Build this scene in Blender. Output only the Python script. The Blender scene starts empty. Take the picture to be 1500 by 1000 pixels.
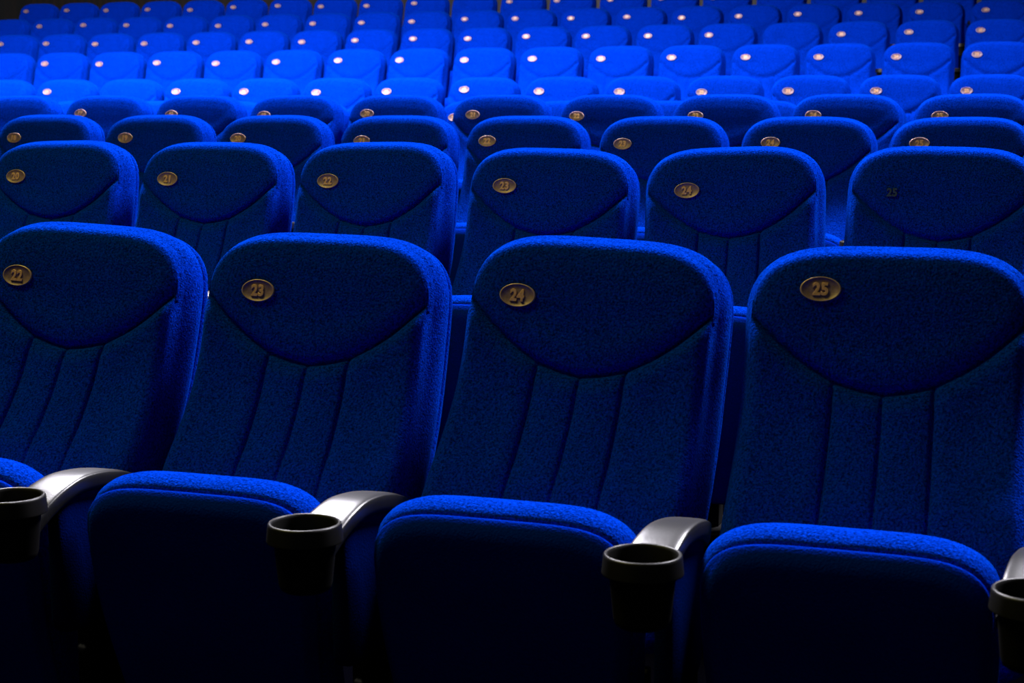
import bpy, math, random
from mathutils import Vector, Matrix, kdtree
random.seed(7)
S = bpy.context.scene
COL = S.collection
PI = math.pi

# ------------------------------------------------------------------ helpers
def mesh_obj(name, verts, faces, mat, parent=None, smooth=True):
    me = bpy.data.meshes.new(name)
    me.from_pydata(verts, [], faces)
    me.validate(); me.update()
    if smooth:
        me.polygons.foreach_set('use_smooth', [True] * len(me.polygons))
    me.materials.append(mat)
    o = bpy.data.objects.new(name, me)
    COL.objects.link(o)
    if parent: o.parent = parent
    return o

def empty(name, loc, label, cat, group=None):
    o = bpy.data.objects.new(name, None)
    COL.objects.link(o)
    o.location = loc
    o.empty_display_size = .05
    o['label'] = label; o['category'] = cat
    if group: o['group'] = group
    return o

def curve_through(pts):
    """Catmull-Rom through 2-D points, returned as function of arc length."""
    P = [Vector(p) for p in pts]
    P = [P[0] * 2 - P[1]] + P + [P[-1] * 2 - P[-2]]
    out = []
    for i in range(1, len(P) - 2):
        a, b, c, d = P[i - 1], P[i], P[i + 1], P[i + 2]
        for k in range(24):
            t = k / 24
            out.append(.5 * ((2 * b) + (c - a) * t + (2 * a - 5 * b + 4 * c - d) * t * t + (3 * b - a - 3 * c + d) * t ** 3))
    out.append(P[-2].copy())
    L = [0]
    for i in range(1, len(out)): L.append(L[-1] + (out[i] - out[i - 1]).length)
    return out, L

class Profile:
    """a bent sheet: x across, t along the profile curve, d in front of it"""
    def __init__(s, pts, zero):
        s.p, s.L = curve_through(pts)
        # t = 0 where z == zero
        for i in range(1, len(s.p)):
            a, b = s.p[i - 1], s.p[i]
            if (a.y - zero) * (b.y - zero) <= 0 and a.y != b.y:
                s.t0 = s.L[i - 1] + (s.L[i] - s.L[i - 1]) * (zero - a.y) / (b.y - a.y); break
    def at(s, t):
        u = t + s.t0
        if u <= 0:
            a, b = s.p[0], s.p[1]; return a + (b - a).normalized() * u, (b - a).normalized()
        if u >= s.L[-1]:
            a, b = s.p[-2], s.p[-1]; return b + (b - a).normalized() * (u - s.L[-1]), (b - a).normalized()
        lo, hi = 0, len(s.L) - 1
        while hi - lo > 1:
            m = (lo + hi) // 2
            if s.L[m] <= u: lo = m
            else: hi = m
        f = (u - s.L[lo]) / (s.L[hi] - s.L[lo])
        # smooth tangent
        def tan(i):
            i0, i1 = max(0, i - 1), min(len(s.p) - 1, i + 1)
            return (s.p[i1] - s.p[i0]).normalized()
        tg = (tan(lo) * (1 - f) + tan(hi) * f).normalized()
        return s.p[lo] * (1 - f) + s.p[hi] * f, tg
    def pos(s, x, t, d):
        p, tg = s.at(t)
        # profile goes upward (tg.y>0): forward normal = (-tg.z, +tg.y)
        n = Vector((-tg.y, tg.x))
        q = p + n * d
        return (x, q.x, q.y)
    def t_of_z(s, z):
        for i in range(1, len(s.p)):
            if s.p[i].y >= z:
                f = (z - s.p[i - 1].y) / max(1e-9, s.p[i].y - s.p[i - 1].y)
                return s.L[i - 1] + f * (s.L[i] - s.L[i - 1]) - s.t0
        return s.L[-1] - s.t0

def ss(a, b, x):
    t = max(0, min(1, (x - a) / (b - a)))
    return t * t * (3 - 2 * t)

def pad_mesh(prof, W, tb, tt, h, n, m, hb, nu, nv, front, rings, taper=None, fine=()):
    """Upholstered pad. Outline in (x,t): half width W, bottom tb, top tt, superellipse shoulders of
    height h (exponents n,m) at the top and hb at the bottom. front(x,t,edge)->d ; rings: list of
    (outset, d) rows that wrap the rim to the back; closes with a back sheet."""
    verts, faces = [], []
    us = []
    for i in range(nu + 1):
        a = -1 + 2 * i / nu
        us.append(math.sin(a * PI / 2) * .62 + a * .38)
    us[0], us[-1] = -1, 1
    for xs in fine:                       # extra columns where a seam runs
        us = [u for u in us if abs(u * W - xs) > .0085]
        us += [(xs + q * .0017) / W for q in range(-5, 6)]
    us.sort(); nu = len(us) - 1
    def top(u): return tt - h + h * max(0, 1 - abs(u) ** n) ** (1 / m)
    def bot(u): return tb + hb - hb * max(0, 1 - abs(u) ** n) ** (1 / m)
    def wid(t): return 1 if not taper else taper(t)
    grid = []
    for j in range(nv + 1):
        v = j / nv
        row = []
        for u in us:
            t = bot(u) + (top(u) - bot(u)) * v
            row.append((W * u * wid(t), t))
        grid.append(row)
    # outline loop (counter clockwise seen from front: bottom l->r, right b->t, top r->l, left t->b)
    loop = [(0, i) for i in range(nu + 1)] + [(j, nu) for j in range(1, nv + 1)] + \
           [(nv, i) for i in range(nu - 1, -1, -1)] + [(j, 0) for j in range(nv - 1, 0, -1)]
    lp = [grid[j][i] for j, i in loop]
    kd = kdtree.KDTree(len(lp) * 5)
    for k in range(len(lp)):
        a, b = lp[k], lp[(k + 1) % len(lp)]
        for q in range(5): kd.insert((a[0] + (b[0] - a[0]) * q / 5, a[1] + (b[1] - a[1]) * q / 5, 0), k * 5 + q)
    kd.balance()
    def edge_dist(x, t): return kd.find((x, t, 0))[2]
    for j in range(nv + 1):
        for i in range(nu + 1):
            x, t = grid[j][i]
            verts.append(prof.pos(x, t, front(x, t, edge_dist(x, t))))
    w = nu + 1
    for j in range(nv):
        for i in range(nu):
            faces.append((j * w + i, j * w + i + 1, (j + 1) * w + i + 1, (j + 1) * w + i))
    # outward normals of the loop in (x,t)
    N = len(lp); nrm = []
    for k in range(N):
        # central difference across a few points for smoothness
        a, b = Vector(lp[(k - 2) % N]), Vector(lp[(k + 2) % N])
        d = (b - a)
        if d.length < 1e-9: d = Vector((1, 0))
        d.normalize(); nrm.append(Vector((d.y, -d.x)))
    for _ in range(4):
        nrm = [(nrm[k - 1] + nrm[k] * 2 + nrm[(k + 1) % N]).normalized() for k in range(N)]
    prev = [j * w + i for j, i in loop]
    for o, dd in rings:
        cur = []
        for k in range(N):
            q = Vector(lp[k]) + nrm[k] * o
            cur.append(len(verts)); verts.append(prof.pos(q.x, q.y, dd))
        for k in range(N):
            k2 = (k + 1) % N
            faces.append((prev[k], cur[k], cur[k2], prev[k2]))
        prev = cur
    # back sheet : shrink loop onto grid
    o, dd = rings[-1]
    base = len(verts)
    sx = (W + o) / W
    idx = {}
    for kk, (j, i) in enumerate(loop): idx[(j, i)] = prev[kk]
    for j in range(0, nv + 1):
        for i in range(0, nu + 1):
            if (j, i) in idx: continue
            x, t = grid[j][i]
            idx[(j, i)] = len(verts); verts.append(prof.pos(x, t, dd))
    # coarse back (skip interior columns is unneeded)
    for j in range(nv):
        for i in range(nu):
            faces.append((idx[(j, i)], idx[(j + 1, i)], idx[(j + 1, i + 1)], idx[(j, i + 1)]))
    return verts, faces

def lathe(profile, n=48, cx=0, cy=0, cz=0):
    verts, faces = [], []
    for r, z in profile:
        for k in range(n):
            a = 2 * PI * k / n
            verts.append((cx + r * math.cos(a), cy + r * math.sin(a), cz + z))
    for j in range(len(profile) - 1):
        for k in range(n):
            k2 = (k + 1) % n
            faces.append((j * n + k, j * n + k2, (j + 1) * n + k2, (j + 1) * n + k))
    return verts, faces

def box(x0, x1, y0, y1, z0, z1):
    v = [(x, y, z) for x in (x0, x1) for y in (y0, y1) for z in (z0, z1)]
    f = [(0, 1, 3, 2), (4, 6, 7, 5), (0, 4, 5, 1), (2, 3, 7, 6), (0, 2, 6, 4), (1, 5, 7, 3)]
    return v, f

def bevel(o, w=.004, seg=3):
    b = o.modifiers.new('bevel', 'BEVEL'); b.width = w; b.segments = seg; b.limit_method = 'ANGLE'
    return o

# ------------------------------------------------------------------ materials
def new_mat(name):
    m = bpy.data.materials.new(name); m.use_nodes = True
    nt = m.node_tree; b = nt.nodes['Principled BSDF']
    return m, nt, b

def fabric(name, col, grain=.35, sheen=.2, dist=.0022):
    m, nt, b = new_mat(name)
    N, L = nt.nodes, nt.links
    tc = N.new('ShaderNodeTexCoord')
    n1 = N.new('ShaderNodeTexNoise'); n1.inputs['Scale'].default_value = 230; n1.inputs['Detail'].default_value = 3; n1.inputs['Roughness'].default_value = .7
    n2 = N.new('ShaderNodeTexNoise'); n2.inputs['Scale'].default_value = 9; n2.inputs['Detail'].default_value = 3
    L.new(tc.outputs['Object'], n1.inputs['Vector']); L.new(tc.outputs['Object'], n2.inputs['Vector'])
    r1 = N.new('ShaderNodeValToRGB')
    r1.color_ramp.elements[0].position = .32; r1.color_ramp.elements[1].position = .68
    lo = [c * (1 - grain) for c in col]; hi = [min(1, c * (1 + grain)) for c in col]
    r1.color_ramp.elements[0].color = (*lo, 1); r1.color_ramp.elements[1].color = (*hi, 1)
    L.new(n1.outputs['Fac'], r1.inputs['Fac'])
    r2 = N.new('ShaderNodeValToRGB')
    r2.color_ramp.elements[0].position = .3; r2.color_ramp.elements[1].position = .7
    r2.color_ramp.elements[0].color = (.86, .86, .86, 1); r2.color_ramp.elements[1].color = (1, 1, 1, 1)
    L.new(n2.outputs['Fac'], r2.inputs['Fac'])
    mx = N.new('ShaderNodeMix'); mx.data_type = 'RGBA'; mx.blend_type = 'MULTIPLY'; mx.inputs[0].default_value = 1
    L.new(r1.outputs['Color'], mx.inputs[6]); L.new(r2.outputs['Color'], mx.inputs[7])
    L.new(mx.outputs[2], b.inputs['Base Color'])
    b.inputs['Roughness'].default_value = .95
    b.inputs['Specular IOR Level'].default_value = 0
    b.inputs['Sheen Weight'].default_value = sheen
    b.inputs['Sheen Roughness'].default_value = .35
    b.inputs['Sheen Tint'].default_value = (.002, .16, 1, 1)
    bp = N.new('ShaderNodeBump'); bp.inputs['Strength'].default_value = .9; bp.inputs['Distance'].default_value = dist
    n3 = N.new('ShaderNodeTexNoise'); n3.inputs['Scale'].default_value = 260; n3.inputs['Detail'].default_value = 2
    L.new(tc.outputs['Object'], n3.inputs['Vector'])
    L.new(n3.outputs['Fac'], bp.inputs['Height'])
    L.new(bp.outputs['Normal'], b.inputs['Normal'])
    return m

def plain(name, col, rough=.5, metal=0, spec=.5, bump=0, scale=60):
    m, nt, b = new_mat(name)
    N, L = nt.nodes, nt.links
    tc = N.new('ShaderNodeTexCoord')
    n1 = N.new('ShaderNodeTexNoise'); n1.inputs['Scale'].default_value = scale; n1.inputs['Detail'].default_value = 4
    L.new(tc.outputs['Object'], n1.inputs['Vector'])
    r = N.new('ShaderNodeValToRGB')
    r.color_ramp.elements[0].position = .3; r.color_ramp.elements[1].position = .7
    r.color_ramp.elements[0].color = (*[c * .8 for c in col], 1); r.color_ramp.elements[1].color = (*[min(1, c * 1.15) for c in col], 1)
    L.new(n1.outputs['Fac'], r.inputs['Fac']); L.new(r.outputs['Color'], b.inputs['Base Color'])
    b.inputs['Roughness'].default_value = rough; b.inputs['Metallic'].default_value = metal
    b.inputs['Specular IOR Level'].default_value = spec
    if bump:
        bp = N.new('ShaderNodeBump'); bp.inputs['Strength'].default_value = bump; bp.inputs['Distance'].default_value = .001
        L.new(n1.outputs['Fac'], bp.inputs['Height']); L.new(bp.outputs['Normal'], b.inputs['Normal'])
    return m

BLUE = (.0001, .0185, .30)
M_fab = fabric('blue_velour', BLUE, grain=.8, dist=.0035)
M_fab2 = fabric('blue_velour_underside', (.0002, .014, .27), grain=.2, sheen=.05)
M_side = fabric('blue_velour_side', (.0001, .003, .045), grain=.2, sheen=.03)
M_plastic = plain('black_plastic', (.008, .008, .009), rough=.33, spec=.5, bump=.15, scale=300)
M_cup = plain('black_cup_plastic', (.0035, .0032, .003), rough=.42, spec=.22)
M_metal = plain('black_painted_metal', (.002, .002, .0024), rough=.7, spec=.1)
M_bolt = plain('dull_steel', (.35, .33, .3), rough=.4, metal=1)
M_plate = plain('aged_bronze', (.18, .11, .15), rough=.5, metal=.25, bump=.35, scale=220)
M_plate_rim = plain('pale_bronze_edge', (.36, .24, .24), rough=.4, metal=.3)  # plate rim in a paler bronze than the plate face
M_num = plain('bronze_numerals', (.60, .34, .22), rough=.4, metal=.3, bump=.3, scale=300)
M_mark = plain('glue_mark', (.002, .022, .10), rough=.8)
M_carpet = plain('dark_carpet', (.0004, .0004, .001), rough=1, spec=0, bump=.5, scale=200)

# ------------------------------------------------------------------ chair meshes
# chair origin: floor level below the middle of the number plate height (plate height = .94)
H0 = .94
BP = Profile([(-.235, -.62 + H0), (-.228, -.52 + H0), (-.205, -.42 + H0), (-.160, -.345 + H0), (-.113, -.286 + H0),
              (-.066, -.215 + H0), (-.034, -.140 + H0), (-.012, -.06 + H0), (.0, 0 + H0), (.014, .06 + H0), (.030, .13 + H0)], H0)
TZ = BP.t_of_z
t_seam0 = TZ(-.146 + H0)         # lowest point of the smile seam
t_seam1 = TZ(-.022 + H0)
t_kink = TZ(-.290 + H0)
def smile(x): return t_seam0 + (t_seam1 - t_seam0) * (abs(x) / .236) ** 1.95

def groove(dist, w): return math.exp(-(dist / w) ** 2)

def back_front(x, t, e):
    d = 0
    s = smile(x)
    below = s - t
    # rounded rim
    q = 1 - min(1, max(0, e / .034)); d -= .017 * (1 - math.sqrt(max(0, 1 - q * q)))
    if below < 0:                      # head cushion
        d += .006 * ss(0, .06, -below) * ss(0, .07, e)
        d += .004 * groove(below + .030, .03) * ss(0, .05, e)
    else:
        d += .010 * ss(0, .04, below)
        k = max(0, min(1, (below + .02) / .04))
        g = 0
        for xs in (-.087, 0, .087):
            g = max(g, groove(x - xs * back_taper(t), .0032) + .35 * groove(x - xs * back_taper(t), .011))
        fade = 1 - .45 * ss(.0, .10, t_kink - t)
        d -= (.0085 if abs(x) > .03 else .007) * g * k * fade
        # pillows between the seams
        if abs(x) < .087: d += .0025 * math.sin(PI * (abs(x) / .087)) * k
        else: d += .004 * ss(0, .03, abs(x) - .087) * k
    d -= .012 * groove(below, .0055) * ss(-.002, .014, e)
    # side wings sit slightly proud toward the edge
    d += .006 * ss(.14, .235, abs(x)) * ss(0, .02, e) * ss(-.005, .03, below)
    return d

HI = dict(nu=110, nv=176, fine=(-.087, 0, .087))
LOW = dict(nu=52, nv=64)
BW = .240; BT = TZ(.098 + H0); BB = TZ(-.60 + H0)
def back_taper(t):                   # the back widens a little towards the seat
    return 1 + .05 * (1 - ss(TZ(-.42 + H0), TZ(-.10 + H0), t))
back_rings = [(.0015, -.020), (.0030, -.024), (.0042, -.029), (.007, -.034), (.0115, -.042), (.0155, -.054), (.0175, -.068), (.0165, -.082), (.0125, -.092)]
def shell_front(x, t, e): return -.092
shell_rings = [(.002, -.093), (.005, -.096), (.006, -.102), (.004, -.110), (-.006, -.118), (-.03, -.122)]

SP = Profile([(-.33, -.80 + H0), (-.395, -.62 + H0), (-.43, -.48 + H0), (-.450, -.36 + H0), (-.455, -.29 + H0)], -.36 + H0)
# the sheet SP is the seam between cushion (behind, toward the back) and the underside panel (in front)
ST = SP.t_of_z(-.303 + H0); SB = SP.t_of_z(-.80 + H0) - .03
def seat_taper(t):
    z = SP.at(t)[0].y - H0
    return 1 - .10 * ss(-.45, -.80, z) if z < -.45 else 1
def seat_panel_front(x, t, e):
    return .040 + .010 - .018 * (1 - ss(0, .022, e)) ** 2 + .004 * ss(.02, .12, e)
seat_panel_rings = [(.002, .030), (.0035, .026), (.002, .022), (.000, .019)]
def seat_cush_front(x, t, e):       # hidden face under the panel
    return .018
seat_cush_rings = [(.004, .017), (.010, .010), (.016, -.006), (.018, -.025), (.015, -.045), (.006, -.058), (-.010, -.066), (-.04, -.070)]

def build_parts(res):
    nu, nv = res['nu'], res['nv']
    P = {}
    v, f = pad_mesh(BP, BW, BB, BT, .118, 4.2, 2.3, .05, nu, nv, back_front, back_rings, taper=back_taper, fine=res.get('fine', ()))
    P['backrest'] = mesh_obj('backrest', v, f, M_fab)
    v, f = pad_mesh(BP, BW + .009, BB - .005, BT + .008, .122, 4.2, 2.3, .05, 40, 44, shell_front, shell_rings, taper=back_taper)
    P['back_shell'] = mesh_obj('back_shell', v, f, M_fab)
    v, f = pad_mesh(SP, .218, SB, ST - .012, .080, 5.0, 2.3, .06, 44, 40, seat_panel_front, seat_panel_rings, taper=seat_taper)
    P['seat_panel'] = mesh_obj('seat_underside', v, f, M_fab2)
    v, f = pad_mesh(SP, .214, SB - .002, ST - .010, .080, 5.0, 2.3, .06, 44, 40, seat_cush_front, seat_cush_rings, taper=seat_taper)
    P['seat_cushion'] = mesh_obj('seat_cushion', v, f, M_fab)
    v, f = box(-.20, .20, -.27, -.23, .27, .32)
    v2, f2 = box(-.03, .03, -.28, -.22, .02, .275); v3, f3 = box(-.09, .09, -.36, -.14, 0, .02)
    for vv, ff in ((v2, f2), (v3, f3)):
        o = len(v); v = v + vv; f = f + [tuple(i + o for i in q) for q in ff]
    P['pedestal'] = bevel(mesh_obj('pedestal', v, f, M_metal, smooth=False))
    return P

# plate
PA, PB = .0365, .0225
def plate_surface_d(x, t): return back_front(x, t, .06) + .0015
def plate_meshes():
    n = 48; v = []; f = []
    rings = [(1.0, 0), (1.0, .0022), (.96, .0034), (.915, .0034), (.885, .0022), (.45, .0026)]
    for r, h in rings:
        for k in range(n):
            a = 2 * PI * k / n
            v.append((PA * r * math.cos(a), -h, PB * r * math.sin(a)))
    for j in range(len(rings) - 1):
        for k in range(n):
            k2 = (k + 1) % n
            f.append((j * n + k, j * n + k2, (j + 1) * n + k2, (j + 1) * n + k))
    c = len(v); v.append((0, -.0027, 0))
    L = (len(rings) - 1) * n
    for k in range(n): f.append((L + k, L + (k + 1) % n, c))
    me = mesh_obj('number_plate', v, f, M_plate)
    me.data.materials.append(M_plate_rim)
    for p in me.data.polygons:
        if p.index < 3 * n: p.material_index = 1
    return me

def text_mesh(s, size=.030, bold=.0011, ext=.0011):
    cu = bpy.data.curves.new('t', 'FONT')
    cu.body = s; cu.size = size; cu.offset = bold; cu.extrude = ext; cu.bevel_depth = .0004; cu.bevel_resolution = 1
    cu.align_x = 'CENTER'; cu.align_y = 'CENTER'; cu.resolution_u = 3; cu.space_character = 1.08
    o = bpy.data.objects.new('t', cu); COL.objects.link(o)
    bpy.context.view_layer.update()
    dg = bpy.context.evaluated_depsgraph_get()
    me = bpy.data.meshes.new_from_object(o.evaluated_get(dg))
    bpy.data.objects.remove(o); bpy.data.curves.remove(cu)
    me.name = 'number'
    xs = [v.co.x for v in me.vertices]; ys = [v.co.y for v in me.vertices]
    mx, my = (min(xs) + max(xs)) / 2, (min(ys) + max(ys)) / 2
    me.transform(Matrix.Translation((-mx, -my, 0)))
    me.transform(Matrix.Diagonal((.90, 1.0, 1, 1)))
    me.transform(Matrix.Rotation(PI / 2, 4, 'X'))      # text lies in XZ facing -Y
    me.transform(Matrix.Translation((0, -.0030, 0)))
    me.materials.clear(); me.materials.append(M_num)
    return me

PARTS = build_parts(HI)
PARTS_LOW = build_parts(LOW)
PLATE = plate_meshes()
NUMS = {}
def number_mesh(n):
    if n not in NUMS: NUMS[n] = text_mesh(str(n))
    return NUMS[n]

# ------------------------------------------------------------------ armrest meshes (origin on the floor, x = middle)
def armrest_parts():
    A = {}
    # arm pad: swept rounded section along a curve in y,z ; width varies
    path = [(-.215, -.362, .015), (-.24, -.350, .020), (-.27, -.340, .026), (-.32, -.324, .031), (-.38, -.312, .035), (-.44, -.309, .038),
            (-.49, -.318, .040), (-.53, -.332, .041), (-.56, -.347, .041), (-.580, -.359, .040)]
    pts, L = curve_through([(p[0], p[1]) for p in path])
    m = len(pts); verts = []; faces = []; ns = 24
    for i, p in enumerate(pts):
        g = i / (m - 1) * (len(path) - 1); a = int(min(g, len(path) - 2)); fr = g - a
        w = path[a][2] * (1 - fr) + path[a + 1][2] * fr
        th = .030
        a0 = pts[max(0, i - 1)]; a1 = pts[min(m - 1, i + 1)]
        tg = (a1 - a0).normalized(); n = Vector((tg.y, -tg.x))
        if n.y < 0: n = -n
        for k in range(ns):
            an = 2 * PI * k / ns
            cx = math.copysign(abs(math.cos(an)) ** .55, math.cos(an)) * w
            cz = math.sin(an)
            dz = (.012 * abs(cz) ** .35 if cz > 0 else -.026 * abs(cz) ** .6)
            q = p + n * (dz - .012)
            verts.append((cx - .018 * (1 - ss(-.62, -.30, p.x)) * 1, q.x, q.y + H0))
    for i in range(m - 1):
        for k in range(ns):
            k2 = (k + 1) % ns
            faces.append((i * ns + k, i * ns + k2, (i + 1) * ns + k2, (i + 1) * ns + k))
    faces.append(tuple(range(ns))); faces.append(tuple(reversed([(m - 1) * ns + k for k in range(ns)])))
    A['arm'] = mesh_obj('arm_pad', verts, faces, M_plastic)
    # cup : flange ring + tapered cup, open at the top
    pr = [(.0, -.112), (.036, -.112), (.041, -.108), (.0435, -.100), (.0505, -.032), (.0515, -.0300), (.0525, -.0305), (.0608, -.0308), (.0617, -.0304), (.0620, -.0295), (.0618, -.0280),
          (.0596, -.0050), (.0590, -.0022), (.0574, -.0004), (.0555, 0), (.0535, -.0012), (.052, -.006), (.0500, -.030), (.043, -.100), (.038, -.106), (0, -.106)]
    v, f = lathe(pr, 64, -.004, -.612, -.308 + H0)
    A['cup'] = mesh_obj('cup_holder', v, f, M_cup)
    # upholstered side panel under the arm
    V = []; F = []
    X = .015; y0, y1, z0, z1 = -.50, -.27, .34, .60
    n = 20; out = []
    for k in range(n + 1):
        a = PI + PI * k / n
        cy = (y0 + y1) / 2; r = (y1 - y0) / 2
        out.append((cy + r * math.copysign(abs(math.cos(a)) ** .5, math.cos(a)), z0 + .05 + .05 * -abs(math.sin(a)) ** .5))
    out += [(y1, z1 - .03), (y1 + .0, z1), (y0 + .03, z1), (y0, z1 - .03)]
    ly = len(out)
    for dx, inset in ((-X, .010), (-X * .8, .003), (-X * .4, 0), (X * .4, 0), (X * .8, .003), (X, .010)):
        cy = sum(p[0] for p in out) / ly; cz = sum(p[1] for p in out) / ly
        for (y, z) in out:
            d = Vector((cy - y, cz - z)); d.normalize()
            V.append((dx, y + d.x * inset, z + d.y * inset))
    for j in range(5):
        for k in range(ly):
            k2 = (k + 1) % ly
            F.append((j * ly + k, (j + 1) * ly + k, (j + 1) * ly + k2, j * ly + k2))
    F.append(tuple(range(ly))); F.append(tuple(reversed([5 * ly + k for k in range(ly)])))
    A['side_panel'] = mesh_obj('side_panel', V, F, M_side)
    V = []; F = []
    for b in (box(-.014, .014, -.42, -.30, .012, .40), box(-.012, .012, -.50, -.44, .55, .60)):
        o = len(V); V += b[0]; F += [tuple(i + o for i in q) for q in b[1]]
    A['leg'] = bevel(mesh_obj('leg', V, F, M_metal, smooth=False))
    v, f = box(-.035, .035, -.50, -.20, 0, .014)
    A['foot'] = bevel(mesh_obj('foot', v, f, M_metal, smooth=False))
    v, f = lathe([(0, .006), (.006, .006), (.009, .003), (.010, 0)], 16)
    v = [(x, -.424 - z, y + .30) for x, y, z in v]
    A['bolt'] = mesh_obj('bolt', v, f, M_bolt)
    return A
ARM = armrest_parts()

def put(src, parent, mat=None):
    c = src.copy(); COL.objects.link(c); c.parent = parent
    if mat is not None: c.matrix_local = mat
    return c

# ------------------------------------------------------------------ layout of the rows
PITCH = .56
# front to back: x of first seat, y, plate height relative to the lens, number of first seat, first k, last k
ROWS = [
 dict(x0=-2.0012, y=2.9238, z=-.3566, n0=22, ks=range(0, 4)),
 dict(x0=-3.1748, y=4.5790, z=-.2227, n0=20, ks=range(0, 6)),
 dict(x0=-4.3605, y=6.2009, z=-.1500, n0=18, ks=range(0, 8)),
 dict(x0=-4.9756, y=7.6184, z=-.0581, n0=17, ks=range(-1, 9)),
 dict(x0=-6.80, y=9.2000, z=-.085, n0=14, ks=range(1, 11)),
 dict(x0=-7.3086, y=10.6697, z=.0792, n0=13, ks=range(-1, 13)),
 dict(x0=-8.4806, y=12.3462, z=.3383, n0=11, ks=range(-1, 15)),
 dict(x0=-10.2666, y=14.1550, z=.5831, n0=8, ks=range(0, 18)),
 dict(x0=-10.8985, y=15.7149, z=.8285, n0=7, ks=range(-1, 19)),
 dict(x0=-12.0073, y=17.0534, z=1.0854, n0=5, ks=range(0, 21)),
]
WOB = {(0,0):(.002,.0407,-.0229,-.0001,-.0124),(0,1):(-.0048,.015,.007,.0197,-.0123),(0,2):(.0023,.034,-.0393,.0009,-.0113),(0,3):(.0005,-.0039,.0307,.0237,.0287),
 (1,0):(.0005,-.0228,.0107,.0011,-.0129),(1,1):(.0001,.0016,-.002,.0009,-.0163),(1,2):(.0046,-.02,-.0338,.0068,-.0159),(1,3):(-.0095,.0188,.0307,.0096,-.0119),
 (1,4):(-.0008,-.0377,.0272,.017,-.0177),(1,5):(.0051,.0131,.0012,.0106,-.0257)}
# hand-mounted plates sit a few millimetres off (x, z) from one seat to the next
OFF = {2:[(-.003,-.002),(.009,.002),(-.003,.003),(.004,-.004),(-.007,0),(-.006,-.006),(.007,.001),(-.001,.005)],
 3:[(0,0),(.004,.002),(.003,-.002),(-.011,-.003),(.003,.005),(.011,.001),(-.016,-.005),(.007,-.002),(-.005,.002),(.004,.002)],
 5:[(0,0),(.002,.005),(0,0),(-.006,.005),(-.005,.004),(.006,-.005),(-.004,.003),(.013,.014),(-.003,.001),(-.002,-.005),(-.002,-.009),(.002,-.003),(0,-.003),(-.001,-.002)],
 6:[(0,0),(-.004,.003),(-.011,-.004),(0,.003),(.003,-.007),(.004,0),(.003,.006),(-.007,.007),(-.008,.002),(.003,.008),(-.001,.003),(-.006,.006),(.001,.003),(-.01,.001),(-.013,-.005),(-.009,.007)],
 7:[(.002,.006),(-.015,.006),(-.007,-.004),(-.01,-.007),(.003,-.004),(.01,-.004),(.012,-.011),(-.002,-.005),(.022,.003),(.002,-.001),(-.004,.009),(0,.006),(.001,-.001),(-.014,0),(0,0),(0,-.007),(-.005,.003),(.004,.009)],
 8:[(0,0),(.007,.013),(.015,.02),(0,.011),(-.017,-.005),(.004,-.014),(.004,-.008),(-.008,-.01),(-.009,-.008),(-.006,-.004),(.011,.012),(-.015,.006),(.006,0),(.012,.003),(.003,-.013),(-.006,-.009),(-.008,0),(0,0),(-.007,.002),(.014,.008)],
 9:[(-.006,.008),(.005,.009),(-.003,.001),(-.003,.001),(.003,-.017),(.004,.004),(.011,.009),(-.008,-.01),(-.006,-.013),(.01,.006),(0,0),(-.001,.002),(-.019,.002),(.013,-.002)]}
NO_PLATE = {(1, 5), (5, 1), (7, 14), (9, 10)}
CAM_Z = 1.60

ORD = ['front', 'second', 'third', 'fourth', 'fifth', 'sixth', 'seventh', 'eighth', 'ninth', 'tenth']
NTH = ['first', 'second', 'third', 'fourth', 'fifth', 'sixth', 'seventh', 'eighth', 'ninth', 'tenth', 'eleventh', 'twelfth',
       'thirteenth', 'fourteenth', 'fifteenth', 'sixteenth', 'seventeenth', 'eighteenth', 'nineteenth', 'twentieth', 'twenty-first', 'twenty-second', 'twenty-third']

def seat_label(r, i, n, total, has_plate, k):
    row = ORD[r] + ' row'
    if r < 2:
        if not has_plate:
            return 'blue velour theatre seat in the second row with its oval number plate missing, far right'
        return 'blue velour theatre seat with bronze plate %d in the %s' % (n, row)
    if r == 2:
        return 'blue theatre seat with small bronze plate %d in the third row, %s from the left' % (n, NTH[i])
    side = '%s from the left' % NTH[i] if i < total / 2 else ('%s from the right' % NTH[total - 1 - i])
    if i == 0: side = 'at the left end'
    if i == total - 1: side = 'at the right end'
    if r == 4:
        return 'blue theatre seat in the mostly hidden fifth row, %s' % side
    if not has_plate:
        return 'blue theatre seat without a number plate in the %s, %s' % (row, side)
    return '%s theatre seat in the %s, %s' % ({3: 'dark blue', 5: 'bright blue', 6: 'bright blue', 7: 'bright blue', 8: 'blue', 9: 'dim blue'}[r], row, side)

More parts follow.
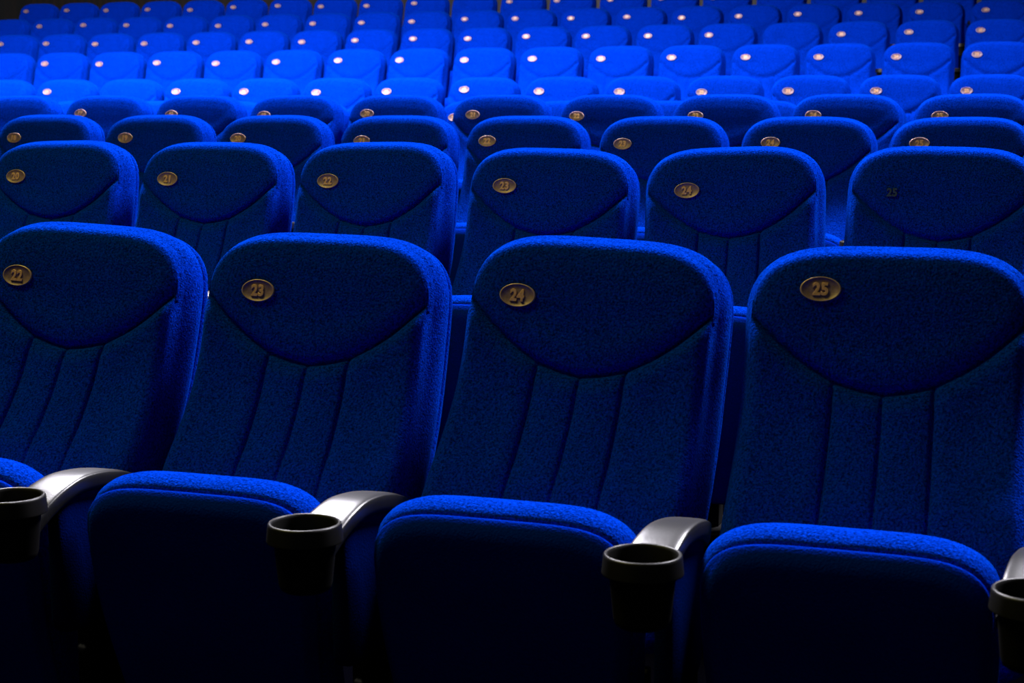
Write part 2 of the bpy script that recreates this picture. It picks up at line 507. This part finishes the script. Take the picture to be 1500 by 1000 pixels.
SHOW_ARM = {2: (2, 6), 7: (15, 16), 8: (16, 17), 9: (19,)}     # the only far ones that peek out between the seats
for r, R in enumerate(ROWS):
    zf = R['z'] + CAM_Z - H0                   # floor level of this tier
    ks = list(R['ks']); tot = len(ks)
    hi = r < 4
    PT = PARTS if hi else PARTS_LOW
    for i, k in enumerate(ks):
        X = R['x0'] + k * PITCH
        n = R['n0'] + k
        has = (r, k) not in NO_PLATE
        c = empty('theatre_seat', (X, R['y'], zf), seat_label(r, i, n, tot, has, k), 'seat',
                  'blue folding theatre seats in the %s row' % ORD[r])
        w = WOB.get((r, k))
        if w is None:
            o = OFF.get(r); o = o[i] if o and i < len(o) else (0, 0)
            w = (0, random.uniform(-.012, .012), random.uniform(-.02, .02), o[0] , o[1])
        dz, ro, ya, px, pz = w
        piv = Vector((0, 0, H0 - .35))
        Mb = Matrix.Translation(Vector((0, 0, dz))) @ Matrix.Rotation(ya, 4, 'Z') @ Matrix.Translation(piv) @ Matrix.Rotation(ro, 4, 'Y') @ Matrix.Translation(-piv)
        put(PT['backrest'], c, Mb); put(PT['back_shell'], c, Mb)
        put(PT['seat_cushion'], c); put(PT['seat_panel'], c)
        put(PT['pedestal'], c)
        x, t = -.139 + px, TZ(H0) + pz
        if has:
            d = plate_surface_d(x, t)
            p = Vector(BP.pos(x, t, d)); q = Vector(BP.pos(x, t + .01, plate_surface_d(x, t + .01)))
            up = (q - p).normalized()
            ang = math.atan2(up.y, up.z)       # lean back
            Mp = Mb @ Matrix.Translation(p) @ Matrix.Rotation(-ang, 4, 'X')
            pl = put(PLATE, c, Mp)
            nm = bpy.data.objects.new('number', number_mesh(n)); COL.objects.link(nm); nm.parent = pl
            nm.rotation_euler.y = random.uniform(-.04, .04) if r > 1 else 0
        elif (r, k) == (1, 5):                 # faint print left where plate 25 came off
            d = plate_surface_d(x, t)
            p = Vector(BP.pos(x, t, d - .0008))
            Mp = Mb @ Matrix.Translation(p) @ Matrix.Rotation(-math.atan2(.2, 1), 4, 'X')
            mk = bpy.data.objects.new('number_imprint', number_mesh(25).copy()); mk.data.materials.clear(); mk.data.materials.append(M_mark)
            COL.objects.link(mk); mk.parent = c; mk.matrix_local = Mp
            mk['label'] = 'faint imprint of the missing number plate'
    # armrests between (and right of) the seats
    for i, k in enumerate(ks):
        if r > 1 and k not in SHOW_ARM.get(r, ()): continue
        X = R['x0'] + k * PITCH + .285
        if r == 0:
            lab = 'black armrest with round cup holder ' + ('between seats %d and %d in the front row' % (22 + k, 23 + k) if k < 3 else 'to the right of seat 25, front row')
        elif r < 3:
            lab = 'black armrest in the %s row just right of seat %d' % (ORD[r], R['n0'] + k)
        else:
            j = ks.index(k) if k in ks else -1
            if j < 0: lab = 'small black armrest at the left end of the %s row' % ORD[r]
            elif j < tot / 2: lab = 'small black armrest in the %s row, right of the %s seat from the left' % (ORD[r], NTH[j])
            else: lab = 'small black armrest in the %s row, right of the %s seat from the right' % (ORD[r], NTH[tot - 1 - j])
        a = empty('armrest', (X, R['y'], zf), lab, 'armrest', 'armrests of the %s row' % ORD[r])
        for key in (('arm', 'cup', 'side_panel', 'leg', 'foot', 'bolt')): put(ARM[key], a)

for d in (PARTS, PARTS_LOW, ARM):
    for o in d.values(): bpy.data.objects.remove(o)
bpy.data.objects.remove(PLATE)

# ------------------------------------------------------------------ the hall
def structure(name, v, f, m):
    o = mesh_obj(name, v, f, m, smooth=False); o['kind'] = 'structure'; return o
V, F = [], []
xl, xr = -14.5, 6.0
ys = [-3.0]
for r in range(1, len(ROWS)): ys.append(ROWS[r]['y'] - .66)
ys.append(20.5)
for r, R in enumerate(ROWS):
    zf = R['z'] + CAM_Z - H0
    o = len(V)
    V += [(xl, ys[r], zf), (xr, ys[r], zf), (xr, ys[r + 1], zf), (xl, ys[r + 1], zf)]
    F.append((o, o + 1, o + 2, o + 3))
    if r:
        F.append((o - 1, o - 2, o + 1, o))
structure('floor', V, F, M_carpet)
def wall_material():
    m, nt, b = new_mat('dark_wood_panels')
    N, L = nt.nodes, nt.links
    tc = N.new('ShaderNodeTexCoord'); mp = N.new('ShaderNodeMapping'); mp.inputs['Scale'].default_value = (2.2, 2.2, .25)
    w = N.new('ShaderNodeTexWave'); w.inputs['Scale'].default_value = 1.3; w.inputs['Distortion'].default_value = 5; w.inputs['Detail'].default_value = 3
    L.new(tc.outputs['Object'], mp.inputs['Vector']); L.new(mp.outputs['Vector'], w.inputs['Vector'])
    r = N.new('ShaderNodeValToRGB')
    r.color_ramp.elements[0].color = (.001, .0005, .0003, 1); r.color_ramp.elements[1].color = (.012, .004, .001, 1)
    L.new(w.outputs['Fac'], r.inputs['Fac']); L.new(r.outputs['Color'], b.inputs['Base Color'])
    b.inputs['Roughness'].default_value = .6
    return m
M_wall = wall_material()
zt = 5.2
v, f = box(xl, xr, 20.5, 20.7, 0, zt); structure('wall_back', v, f, M_wall)
v, f = box(xl - .2, xl, -3, 20.7, 0, zt); structure('wall_left', v, f, M_wall)

# ------------------------------------------------------------------ light
def area(name, loc, target, sx, sy, power, col, spread=PI):
    l = bpy.data.lights.new(name, 'AREA'); l.shape = 'RECTANGLE'; l.size = sx; l.size_y = sy
    l.energy = power; l.color = col; l.spread = spread
    o = bpy.data.objects.new(name, l); COL.objects.link(o); o.location = loc
    d = Vector(target) - Vector(loc)
    o.rotation_euler = d.to_track_quat('-Z', 'Z').to_euler()
    return o
W1 = (.93, .90, 1.0)
area('high_light_bank', (2.4, 9.6, 9.8), (-1.5, 4.0, 1.2), 3, 1.5, 1800, W1, 2.2)
area('high_light_bank', (-6.5, 9.6, 9.8), (-2.0, 4.0, 1.2), 3, 1.5, 1900, W1, 2.2)
area('house_light_bank', (-6.6, 7.6, 5.4), (-7.0, 12.3, 1.7), 5, .6, 980, W1, 2.2)
area('stage_wash', (-4.0, 2.2, 6.0), (-1.2, 4.0, 1.0), 2, 1.0, 210, (.95, .86, .16))
area('rear_light', (-5.5, 20.2, 4.2), (-11, 17, 2), 1.2, .5, 160, (.8, .9, 1))
w = bpy.data.worlds.new('world'); S.world = w; w.use_nodes = True
bg = w.node_tree.nodes['Background']; bg.inputs['Color'].default_value = (.8, .8, .7, 1); bg.inputs['Strength'].default_value = .05

# ------------------------------------------------------------------ camera
cam = bpy.data.cameras.new('camera'); co = bpy.data.objects.new('camera', cam); COL.objects.link(co)
co.location = (0, 0, CAM_Z)
cam.sensor_width = 36; cam.lens = 2402.4 / 1500 * 36
yaw, pit = .33600, .144065
fw = Vector((-math.sin(yaw) * math.cos(pit), math.cos(yaw) * math.cos(pit), -math.sin(pit)))
co.rotation_euler = fw.to_track_quat('-Z', 'Y').to_euler()
cam.dof.use_dof = True; cam.dof.focus_distance = 3.9; cam.dof.aperture_fstop = 9
cam.clip_end = 100
S.camera = co

vs = S.view_settings
S.display_settings.display_device = 'sRGB'
vs.view_transform = 'Standard'; vs.look = 'None'; vs.gamma = 1; vs.use_curve_mapping = False
vs.exposure = 0
